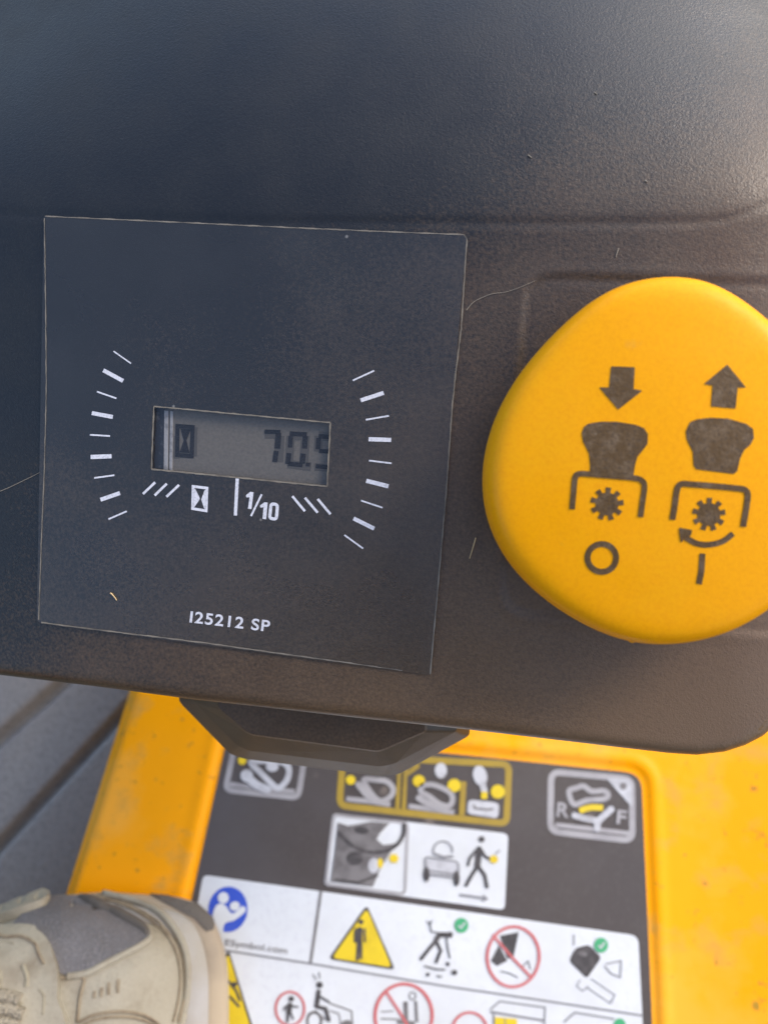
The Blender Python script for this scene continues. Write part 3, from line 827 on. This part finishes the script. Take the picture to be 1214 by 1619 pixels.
# pictogram 4: white panel with wheel, car and walker
zd = T(500, 1270, .26359)
P4 = zd([(98, 58), (1150, 182), (1128, 640), (45, 492)])
DG(o1).poly(rrect(P4, 9)).build('pictogram_panel', M['d_white'], decal)
g = DG(o2); g.stroke(rrect(zd([(105, 68), (548, 118), (530, 545), (56, 485)]), 9), 4.5, True); g.build('divider_line', M['d_grey'], decal)
g = DG(o3_); g.poly(zd([(130, 115), (190, 135), (330, 110), (440, 118), (380, 180), (362, 215), (400, 250), (480, 240), (440, 300), (380, 400), (340, 500), (85, 470), (110, 300)])); g.build('pictogram_ground', M['d_mid'], decal)
g = DG(.0009); g.stroke(zd(smooth_pts([(130, 170), (200, 240), (290, 288), (400, 290), (480, 250), (520, 190), (526, 120)], False, 4)), 6); g.off = .00094; g.disc(*zd([(270, 160)])[0], 12, 6, rot=8); g.off = .00096; g.disc(*zd([(230, 330)])[0], 13, 11); g.off = .00098; g.stroke(zd([(110, 455), (250, 475), (370, 430)]), 4); g.build('pictogram_wheel', M['d_black'], decal)
g = DG(.0009); g.disc(*zd([(345, 372)])[0], 9, 12); g.build('pictogram_switch', M['d_pale'], decal)
g = DG(.00095); g.disc(*zd([(384, 358)])[0], 4.5, 8); g.build('pictogram_dot', M['d_yellow'], decal)
g = DG(.0009); g.poly([(622.6 + (9 if i % 2 == 0 else 6) * math.cos(i * math.pi / 6), 1357 + (9 if i % 2 == 0 else 6) * math.sin(i * math.pi / 6)) for i in range(12)]); g.build('pictogram_star', M['d_yellow'], decal)
g = DG(.00068); g.poly(rrect(zd([(640, 330), (865, 355), (862, 440), (650, 415)]), 8)); g.build('pictogram_car_body', M['d_pale'], decal)
g = DG(o3_); g.ring(*zd([(758, 285)])[0], 15, 15, 2.6, a0=170, a1=370); g.off += .00003; g.stroke(zd([(700, 300), (760, 322), (820, 318)]), 4); g.off += .00003
g.stroke(rrect(zd([(650, 320), (850, 350), (850, 430), (660, 400)]), 6), 2.5, True); g.off += .00003; g.stroke(zd([(665, 425), (850, 450)]), 3); g.build('pictogram_car', M['d_line'], decal)
for x_, y_ in ((660, 425), (840, 450)):
    DG(.0010).disc(*zd([(x_, y_)])[0], 5, 12).build('pictogram_tyre', M['d_black'], decal)
def man(parts, name='pictogram_person', m='d_black', base=o3_):
    g = DG(base)
    for kind, q, ww in parts:
        g.off += .00002
        if kind == 'o': g.disc(q[0][0], q[0][1], ww)
        else: g.stroke(q, ww, cap=True)
    return g.build(name, M[m], decal)
man([('o', zd([(990, 215)]), 4.8), ('l', zd([(975, 275), (965, 375)]), 9.5), ('l', zd([(965, 375), (925, 440), (898, 490)]), 5.5), ('l', zd([(968, 375), (1008, 430), (1022, 500)]), 5.5), ('l', zd([(985, 275), (1012, 320), (1045, 335)]), 4.5), ('l', zd([(955, 285), (918, 330), (908, 370)]), 4)])
g = DG(.001); g.disc(*zd([(1063, 335)])[0], 6.5); g.build('pictogram_dot', M['d_yellow'], decal)
g = DG(o3_); g.stroke(zd([(858, 548), (1010, 570)]), 4); g.off += .00003; g.poly(zd([(1000, 545), (1032, 574), (995, 590)])); g.off += .00003; g.stroke(zd([(1070, 305), (1100, 280)]), 2); g.build('pictogram_arrow', M['d_line'], decal)
# big white area
PW5 = rrect([(322, 1383), (1008, 1479), (1016, 1640), (1040, 2080), (196, 2040)], [9, 14, 200, 6, 6])
DG(o1).poly(PW5).build('white_panel', M['d_white'], decal)
DG(o2).stroke([(507.6, 1408), (500, 1462), (491, 1522)], 4.6).build('divider_line', M['d_mid'], decal)
DG(.00063).stroke([(300, 1493), (356, 1502), (491, 1523), (700, 1558), (850, 1580), (1014, 1605)], 3.2).build('divider_line', M['d_line'], decal)
g = DG(o2); g.disc(361, 1437.5, 31, 36, 40, rot=6); g.build('mandatory_circle', M['d_blue'], decal)
g = DG(.0009); g.disc(354, 1419, 8.6, 9); g.off += .00003; g.poly(smooth_pts([(344, 1430), (356, 1430), (368, 1444), (384, 1432), (389, 1440), (372, 1454), (356, 1460), (352, 1478), (343, 1466), (337, 1447)], True, 4)); g.off += .00003; g.disc(372, 1432, 8, 7, rot=-30)
g.build('reading_figure', M['d_white'], decal)
g = DG(o2); text_poly(g, 'ESymbol.com', 356, 1494, 454, 1507.5, 10, .01); g.build('web_address', M['d_mid'], decal)
g = DG(o2); g.poly(rrect([(580, 1430), (625, 1533.5), (519, 1516)], 9)); g.build('warning_triangle', M['d_black'], decal)
g = DG(o3_); g.poly(rrect([(580, 1436), (619.5, 1529), (525, 1514)], 8)); g.build('warning_triangle', M['d_yellow'], decal, 'yellow warning triangle with a standing figure')
man([('o', [(571, 1457)], 4), ('l', [(569, 1470), (567, 1487)], 10), ('l', [(567, 1487), (565, 1516)], 5), ('l', [(571, 1487), (571, 1514)], 4), ('l', [(562, 1468), (561, 1488)], 3), ('l', [(577, 1468), (577, 1488)], 3)], base=.0010)
z8 = T(640, 1400, .3295)
man([('o', z8([(215, 235)]), 5), ('l', z8([(195, 235), (165, 235), (150, 260)]), 8), ('l', z8([(150, 262), (110, 310), (78, 350)]), 5.5), ('l', z8([(150, 265), (172, 310), (150, 365)]), 5), ('l', z8([(198, 245), (205, 300), (215, 345)]), 2.4), ('l', z8([(160, 225), (125, 220), (120, 175)]), 2), ('l', z8([(105, 170), (120, 190), (130, 165)]), 1.5), ('l', z8([(95, 385), (150, 400), (190, 402)]), 2.6), ('o', z8([(110, 425)]), 3), ('o', z8([(205, 375)]), 3.2), ('o', z8([(237, 415)]), 4.4), ('l', z8([(155, 432), (175, 436)]), 2.4)])
g = DG(o3_); g.disc(*z8([(270, 190)])[0], 11, 12); g.build('check_disc', M['d_green'], decal)
g = DG(.001); g.stroke(z8([(255, 190), (268, 202), (288, 175)]), 2.8); g.build('check_mark', M['d_pale'], decal)
g = DG(o2); g.poly(z8([(455, 240), (545, 222), (520, 340), (490, 350)])); g.off += .00003; g.poly(z8([(450, 285), (490, 360), (440, 385), (412, 360)])); g.off += .00003
g.stroke(z8([(455, 410), (500, 420), (540, 440)]), 1.8); g.off += .00003; g.stroke(z8([(560, 390), (590, 360), (600, 400)]), 1.8); g.build('pictogram_deck', M['d_black'], decal)
g = DG(.0009); g.ring(*z8([(518, 340)])[0], 41, 47.5, 4.6, rot=4); g.off += .00003; g.stroke(z8([(420, 235), (510, 340), (610, 445)]), 4.2); g.build('prohibition_ring', M['d_red'], decal, 'red prohibition ring over a tilted deck')
g = DG(o2); g.poly(rrect(z8([(880, 282), (940, 345), (870, 445), (785, 360), (815, 300)]), 6)); g.build('pictogram_spade', M['d_black'], decal)
g = DG(o3_); g.disc(*z8([(850, 325)])[0], 7, 4, rot=20); g.build('pictogram_blob', M['d_mid'], decal)
g = DG(.00085); g.disc(*z8([(938, 285)])[0], 11, 12); g.build('check_disc', M['d_green'], decal)
g = DG(.001); g.stroke(z8([(925, 285), (937, 297), (955, 270)]), 2.8); g.build('check_mark', M['d_pale'], decal)
g = DG(o2)
g.stroke(z8([(808, 235), (808, 285)]), 2.4); g.off += .00003
g.stroke(z8([(890, 445), (1005, 525)]), 1.6); g.off += .00003; g.stroke(z8([(875, 490), (985, 565)]), 1.6); g.off += .00003
g.stroke(z8([(840, 450), (822, 480), (850, 505), (880, 480)]), 1.5); g.off += .00003
g.stroke(z8([(960, 375), (1035, 360), (1030, 440), (985, 420), (955, 385)]), 2.2); g.off += .00003; g.stroke(z8([(1005, 520), (985, 565)]), 1.6)
g.build('pictogram_tool', M['d_line'], decal)
# third row
g = DG(o2); g.poly(rrect([(362, 1500), (412, 1660), (290, 1640)], 8)); g.build('warning_triangle', M['d_black'], decal, 'yellow triangle half hidden behind the shoe')
g = DG(o3_); g.poly(rrect([(362, 1507), (406, 1655), (300, 1636)], 7)); g.build('warning_triangle', M['d_yellow'], decal)
man([('l', [(362, 1550), (374, 1565), (380, 1580)], 4), ('l', [(365, 1575), (378, 1590)], 4), ('o', [(372, 1555)], 4)], base=.001)
g = DG(o3_); g.ring(459, 1594, 22.5, 26.5, 4); g.build('prohibition_ring', M['d_red'], decal, 'small pink ring over a child figure')
man([('o', [(461, 1578.5)], 4.4), ('l', [(459, 1588), (457, 1600)], 8), ('l', [(461, 1590), (471, 1591)], 3), ('l', [(453, 1590), (450, 1595)], 3), ('l', [(456, 1600), (455, 1614)], 4), ('l', [(460, 1600), (464, 1610)], 3)], base=.0009)
man([('o', [(505.5, 1556.5)], 5.2), ('l', [(504, 1567), (501, 1590)], 7), ('l', [(506, 1575), (520, 1583)], 3.4), ('l', [(502, 1591), (515, 1594), (520, 1612)], 6), ('l', [(495, 1540), (500, 1548)], 1.5), ('l', [(505, 1537), (506, 1546)], 1.5)])
g = DG(o2); g.ring(497, 1614, 11, 14, 4.5); g.off += .00003; g.stroke([(520, 1585), (556, 1598), (558, 1625)], 2.2); g.off += .00003; g.stroke([(520, 1597), (536, 1602), (540, 1625)], 1.8); g.off += .00003; g.stroke([(488, 1602), (500, 1598), (515, 1612)], 2.4); g.off += .00003; g.disc(549, 1618, 9, 6); g.build('pictogram_tractor', M['d_mid'], decal)
g = DG(o3_); g.ring(638, 1605, 45, 50, 5.2, rot=4); g.off += .00003; g.stroke([(611, 1568), (632, 1600), (650, 1630)], 4.6); g.build('prohibition_ring', M['d_red'], decal, 'large red prohibition ring over a passenger')
g = DG(o2); g.stroke([(602, 1599), (622, 1598)], 1.8); g.off += .00003; g.stroke([(602, 1610), (628, 1611)], 2.4); g.off += .00003; g.stroke([(641, 1583), (642, 1610), (638, 1616)], 7); g.off += .00003; g.ring(652, 1574, 5, 6, 1.8); g.off += .00003; g.stroke([(657, 1582), (659, 1615)], 4.5); g.off += .00003; g.stroke([(628, 1614), (655, 1618)], 8); g.build('pictogram_passenger', M['d_mid'], decal)
g = DG(o3_); g.ring(742, 1628, 27, 28, 4.2); g.build('prohibition_ring', M['d_red'], decal, 'small red ring at the foot of the picture')
z9 = T(740, 1540, .24712)
g = DG(o2); g.stroke(z9([(140, 225), (200, 172), (490, 212), (485, 300), (150, 238)]), 2.6); g.off += .00003; g.stroke(z9([(140, 240), (485, 296)]), 3.6); g.off += .00003; g.stroke(z9([(160, 240), (165, 420)]), 2.4); g.off += .00003; g.stroke(z9([(485, 296), (490, 420)]), 2.4)
g.off += .00003; g.stroke(z9([(610, 305), (680, 243), (930, 285)]), 2.6); g.build('pictogram_box', M['d_line'], decal)
g = DG(o3_); g.poly(z9([(170, 272), (310, 285), (308, 420), (165, 420)])); g.build('pictogram_light', M['d_yellow'], decal)
g = DG(.001); g.stroke(z9([(235, 278), (233, 420)]), 1.4); g.build('pictogram_line', M['d_line'], decal)
g = DG(o3_); g.disc(*z9([(965, 325)])[0], 9.5, 11); g.build('check_disc', M['d_green'], decal)

# ------------------------------------------------------------------ shoe
SZ = BODYZ + 0.0035
shoe = empty('shoe', (-0.09, -0.10, SZ))
tag(shoe, 'worn cream sports shoe with grey mesh panel and tan sole beside the decal', 'shoe')
SO = [(-300, 1500), (-150, 1478), (-60, 1462), (0, 1442), (38, 1425), (72, 1417), (115, 1414), (163, 1411), (227, 1414), (285, 1419), (320, 1434), (341, 1460), (355, 1500), (361, 1545), (362, 1619), (360, 1700), (345, 1765), (300, 1815), (200, 1850), (0, 1862), (-200, 1850), (-350, 1810), (-430, 1730), (-440, 1620), (-390, 1540)]
SO = smooth_pts(SO, True, 5)
def hfac(x): return 1 + 0.55 * sstep(120, -250, x)
def sring(s_, h):
    out = []
    for p in SO:
        sx = max(-300, min(100, p[0])); sy = 1640
        dx, dy = p[0] - sx, p[1] - sy; ln = math.hypot(dx, dy) or 1
        wgt = 0.22 + 0.78 * max(0, dx / ln)
        if dy > 0: wgt = max(wgt, .6)
        if s_ < .7: wgt = wgt + (1 - wgt) * (.7 - s_) / .7
        e = 1 - (1 - s_) * wgt
        q = (sx + dx * e, sy + dy * e)
        hh = h if h < 0.021 else 0.021 + (h - 0.021) * hfac(q[0])
        d = ray(*q); t = (SZ + hh - C.z) / d.z
        out.append(C + d * t)
    return out
def loft(rs, name, mat_, cap=False, lab=None):
    vs, fs = [], []; n = len(SO)
    for s_, h in rs: vs += sring(s_, h)
    for r in range(len(rs) - 1):
        for i in range(n):
            j = (i + 1) % n; fs.append([r * n + i, r * n + j, (r + 1) * n + j, (r + 1) * n + i])
    if cap: fs.append([(len(rs) - 1) * n + i for i in range(n)])
    return mk(name, vs, fs, mat_, shoe, True, lab)
outs = loft([(0.90, 0.0), (.985, 0), (1.0, .003), (1.0, .007), (.985, .011), (.95, .0135), (.90, .015), (.87, .0155), (.85, .0152)], 'outsole', M['outsole'])
mids = loft([(.88, .0150), (.865, .0162), (.85, .0172), (.80, .0195), (.745, .0212), (.72, .0214), (.70, .0208)], 'midsole', M['midsole'])
uppr = loft([(.725, .0200), (.715, .0222), (.70, .0245), (.67, .028), (.62, .033), (.55, .038), (.45, .0435), (.34, .048), (.22, .051), (.1, .0525), (.02, .053)], 'upper', M['cream'], True)
bpy.context.view_layer.update()
SS = Surf([outs, mids, uppr]); SS.fall = Plane(Vector((0, 0, SZ + .01)), Vector((0, 0, 1)))
zs = T(0, 1400, .313)
def SG(off, side=0): 
    g = G(SS, off, 6, side); return g
SG(.0012, .001).poly(zs([(60, 215), (150, 120), (245, 66), (330, 62), (410, 62), (600, 150), (735, 225), (752, 255), (720, 290), (600, 352), (440, 442), (350, 458), (300, 440), (240, 320), (130, 250)])).build('mesh_panel', M['mesh'], shoe, smooth=False)
SG(.0008, .0005).poly(zs([(760, 48), (850, 58), (1000, 100), (1085, 180), (1075, 225), (1045, 232), (980, 165), (850, 95)])).build('heel_patch', M['mesh_dark'], shoe, 'dark brown worn patch on the rim of the sole')
def s_tube(pts, r, name, mat_, off=0.0, flat=None):
    pts = smooth_pts(pts, False, 6)
    vs, fs = tube([SS.hit(*p)[0] + SS.hit(*p)[1] * off for p in zs(pts)], r)
    return mk(name, vs, fs, mat_, shoe, True)
s_tube([(405, 60), (480, 85), (600, 140), (700, 190), (750, 235), (752, 275), (690, 320), (560, 385), (440, 445), (340, 462)], .0014, 'panel_edge', M['cream'], .0006)
s_tube([(395, 66), (450, 84), (520, 120), (630, 176), (715, 222), (745, 262)], lambda t: .0010 + .0022 * math.sin(math.pi * t) ** .6, 'panel_shadow_strip', M['mesh_dark'], .0006)  # dark strip painting the shade along the panel's upper right edge
for offx in (0, 26):
    s_tube([(470 + offx, 55), (640 + offx, 110), (780 + offx, 190), (870 + offx, 300), (905 + offx, 430), (900 + offx, 560), (870 + offx, 690)], .0005, 'stitching', M['stitch'], .0006)
s_tube([(520, 45), (700, 85), (830, 160), (920, 290), (948, 430), (940, 580), (905, 720)], .0016, 'welt', M['cream'], .0004)
for k_, (x_, y_, h_) in enumerate(((480, 555, 28), (515, 545, 38), (552, 528, 50), (598, 515, 55))):
    SG(.0007).poly(zs([(x_ - 7, y_ - h_ * .7), (x_ + 9, y_ - h_ * .75), (x_ + 5, y_ + h_ * .5), (x_ - 8, y_ + h_ * .5)])).build('perforation', M['stitch'], shoe)
for dy in (0, 26):
    s_tube([(400, 690 + dy), (470, 655 + dy), (560, 638 + dy), (660, 638 + dy), (740, 660 + dy), (800, 700 + dy)], .0005, 'stitching', M['stitch'], .0006)
s_tube([(300, 470), (350, 468), (425, 470), (408, 560), (395, 690)], .0006, 'stitching', M['stitch'], .0006)
# raised lace stay / tongue at the left and collar strap above it
SG(.0050, .0050).poly(smooth_pts(zs([(-420, 300), (-200, 262), (0, 248), (140, 240), (215, 265), (270, 330), (305, 430), (308, 560), (300, 760), (-420, 800)]), True, 5)).build('tongue', M['cream'], shoe, 'padded cream tongue with creases')
SG(.0042, .0040).poly(smooth_pts(zs([(-300, 210), (0, 148), (100, 110), (200, 68), (245, 66), (252, 90), (215, 120), (120, 155), (0, 195), (-300, 270)]), True, 5)).build('side_strap', M['cream'], shoe)
SS2 = SS
s_tube([(0, 300), (60, 300), (120, 295), (190, 330), (240, 410)], .0005, 'stitching', M['stitch'], .0056)
for q, rr_ in (([(10, 330), (50, 322), (90, 330)], .0008), ([(130, 420), (150, 470), (148, 510)], .0014), ([(0, 440), (15, 480), (10, 520)], .0013), ([(20, 545), (40, 565), (45, 585)], .0012), ([(0, 610), (60, 600), (130, 590)], .0009), ([(10, 660), (60, 650), (120, 655)], .0009), ([(215, 520), (240, 560), (235, 640)], .0009)):
    s_tube(q, rr_ * .8, 'crease_mark', M['crease'], .0046)

for y_, dx in ((560, 0), (622, 14), (684, -6)):
    pts = [(-330, y_ + 24), (-120, y_ + 8), (0, y_), (70 + dx, y_ + 6), (118 + dx, y_ + 20)]
    vs, fs = tube([SS.hit(*p)[0] + SS.hit(*p)[1] * .0056 for p in zs(smooth_pts(pts, False, 6))], .0024, 10)
    mk('lace', vs, fs, M['lace'], shoe, True)
# ------------------------------------------------------------------ bits of straw and lint on the dash
def debris(name, pts, r, label, cat, m, surf, group=None):
    P3 = [surf.hit(*p)[0] + surf.hit(*p)[1] * (r * 1.2) for p in (smooth_pts(pts, False, 6) if len(pts) > 2 else dens(pts, 4, False))]
    base = P3[0].copy()
    vs, fs = tube([p - base for p in P3], lambda t: r * (1 - .5 * t), 5)
    o = mk(name, vs, fs, m, None, True); o.location = base
    tag(o, label, cat, group)
debris('grass_clipping', [(752, 850), (747, 867), (742, 883)], .00020, 'short pale straw standing out below the knob on its left side', 'grass clipping', M['straw'], CONS)
debris('grass_clipping', [(176, 937), (181, 942), (186, 949)], .00022, 'tiny tan straw bit on the lower left of the hour meter face', 'grass clipping', M['straw'], META)
debris('grass_clipping', [(977, 393), (974, 402), (973, 407)], .00014, 'tiny straw bit on the dash just above the yellow knob', 'grass clipping', M['lint'], CONS)
debris('lint_fibre', [(737, 491), (745, 481), (755, 474), (777, 465), (799, 462), (823, 454), (845, 444)], .00010, 'thin curved fibre running from the meter edge towards the knob', 'fibre', M['lint'], CONS)
debris('lint_fibre', [(-20, 783), (8, 774), (42, 758), (70, 744)], .00010, 'thin straight fibre left of the hour meter', 'fibre', M['lint'], CONS)
debris('dust_fleck', [(834, 246), (840, 250)], .00016, 'small pale fleck on the upper dash near its middle', 'dust fleck', M['lint'], CONS)
debris('dust_fleck', [(1019, 286), (1023, 289)], .00016, 'small pale fleck on the dash above the crease at right', 'dust fleck', M['lint'], CONS)
debris('dust_fleck', [(939, 147), (944, 150)], .00013, 'small pale fleck highest on the upper dash', 'dust fleck', M['lint'], CONS)

# ------------------------------------------------------------------ the operator, seated behind the camera and mirrored softly in the dash
def figure():
    OX = -.09
    J = [((-.04, -.50, .50), .15), ((-.04, -.45, .72), .145), ((-.03, -.36, .98), .165), ((-.02, -.28, 1.14), .06), ((-.01, -.21, 1.25), .095), ((-.01, -.195, 1.32), .085),
         ((-.20, -.34, 1.05), .065), ((-.29, -.36, .78), .048), ((-.25, -.20, .70), .035), ((-.23, -.13, .69), .03),
         ((.16, -.34, 1.05), .065), ((.27, -.36, .78), .048), ((.27, -.19, .72), .035), ((.26, -.12, .71), .03),
         ((-.14, -.46, .50), .10), ((-.30, -.22, .73), .075), ((-.33, -.17, .66), .06), ((-.31, -.125, .60), .045),
         ((.08, -.46, .50), .10), ((.34, -.30, .62), .075), ((.42, -.22, .45), .055), ((.43, -.20, .40), .045)]
    E = [(0, 1), (1, 2), (2, 3), (3, 4), (4, 5), (2, 6), (6, 7), (7, 8), (8, 9), (2, 10), (10, 11), (11, 12), (12, 13), (0, 14), (14, 15), (15, 16), (16, 17), (0, 18), (18, 19), (19, 20), (20, 21)]
    me = bpy.data.meshes.new('body'); base = Vector((-.04, -.50, .40))
    J = [((a[0] + (OX if a[2] > .68 else 0), a[1], a[2]), r_) for a, r_ in J]
    me.from_pydata([Vector(j[0]) - base for j in J], E, [])
    o = bpy.data.objects.new('person', me); COL.objects.link(o); o.location = base
    sk = o.modifiers.new('skin', 'SKIN'); sk.use_smooth_shade = True
    for v, j in zip(me.skin_vertices[0].data, J): v.radius = (j[1], j[1])
    me.skin_vertices[0].data[0].use_root = True
    sb = o.modifiers.new('sub', 'SUBSURF'); sb.levels = 2; sb.render_levels = 2
    bpy.context.view_layer.update()
    dg = bpy.context.evaluated_depsgraph_get()
    m2 = bpy.data.meshes.new_from_object(o.evaluated_get(dg))
    o.modifiers.clear(); o.data = m2
    m2.materials.clear()
    for m in (M['shirt'], M['trousers'], M['skin']): m2.materials.append(m)
    for p in m2.polygons:
        p.use_smooth = True
        z = p.center.z + base.z; x = p.center.x + base.x; y = p.center.y + base.y
        i = 0
        if z > 1.15 or (abs(x) > .2 and y > -.34 and z > .66 and abs(x) < .34 and z < .80 and y < -.1): i = 2
        elif z < .66 : i = 1
        p.material_index = i
    tag(o, 'seated operator in brown clothes, outside the picture, only mirrored in the dash', 'person')
M['shirt'] = mat('brown_shirt', (0.20, 0.13, 0.08, 1), 0.9, 0.2, var=[(20, (0.16, 0.11, 0.07, 1), .4, .6)])
M['trousers'] = mat('brown_trousers', (0.14, 0.10, 0.07, 1), 0.9, 0.2)
M['skin'] = mat('skin', (0.50, 0.30, 0.20, 1), 0.55, 0.4)
figure()

S.render.engine = 'CYCLES'
S.render.resolution_x = 767; S.render.resolution_y = 1024
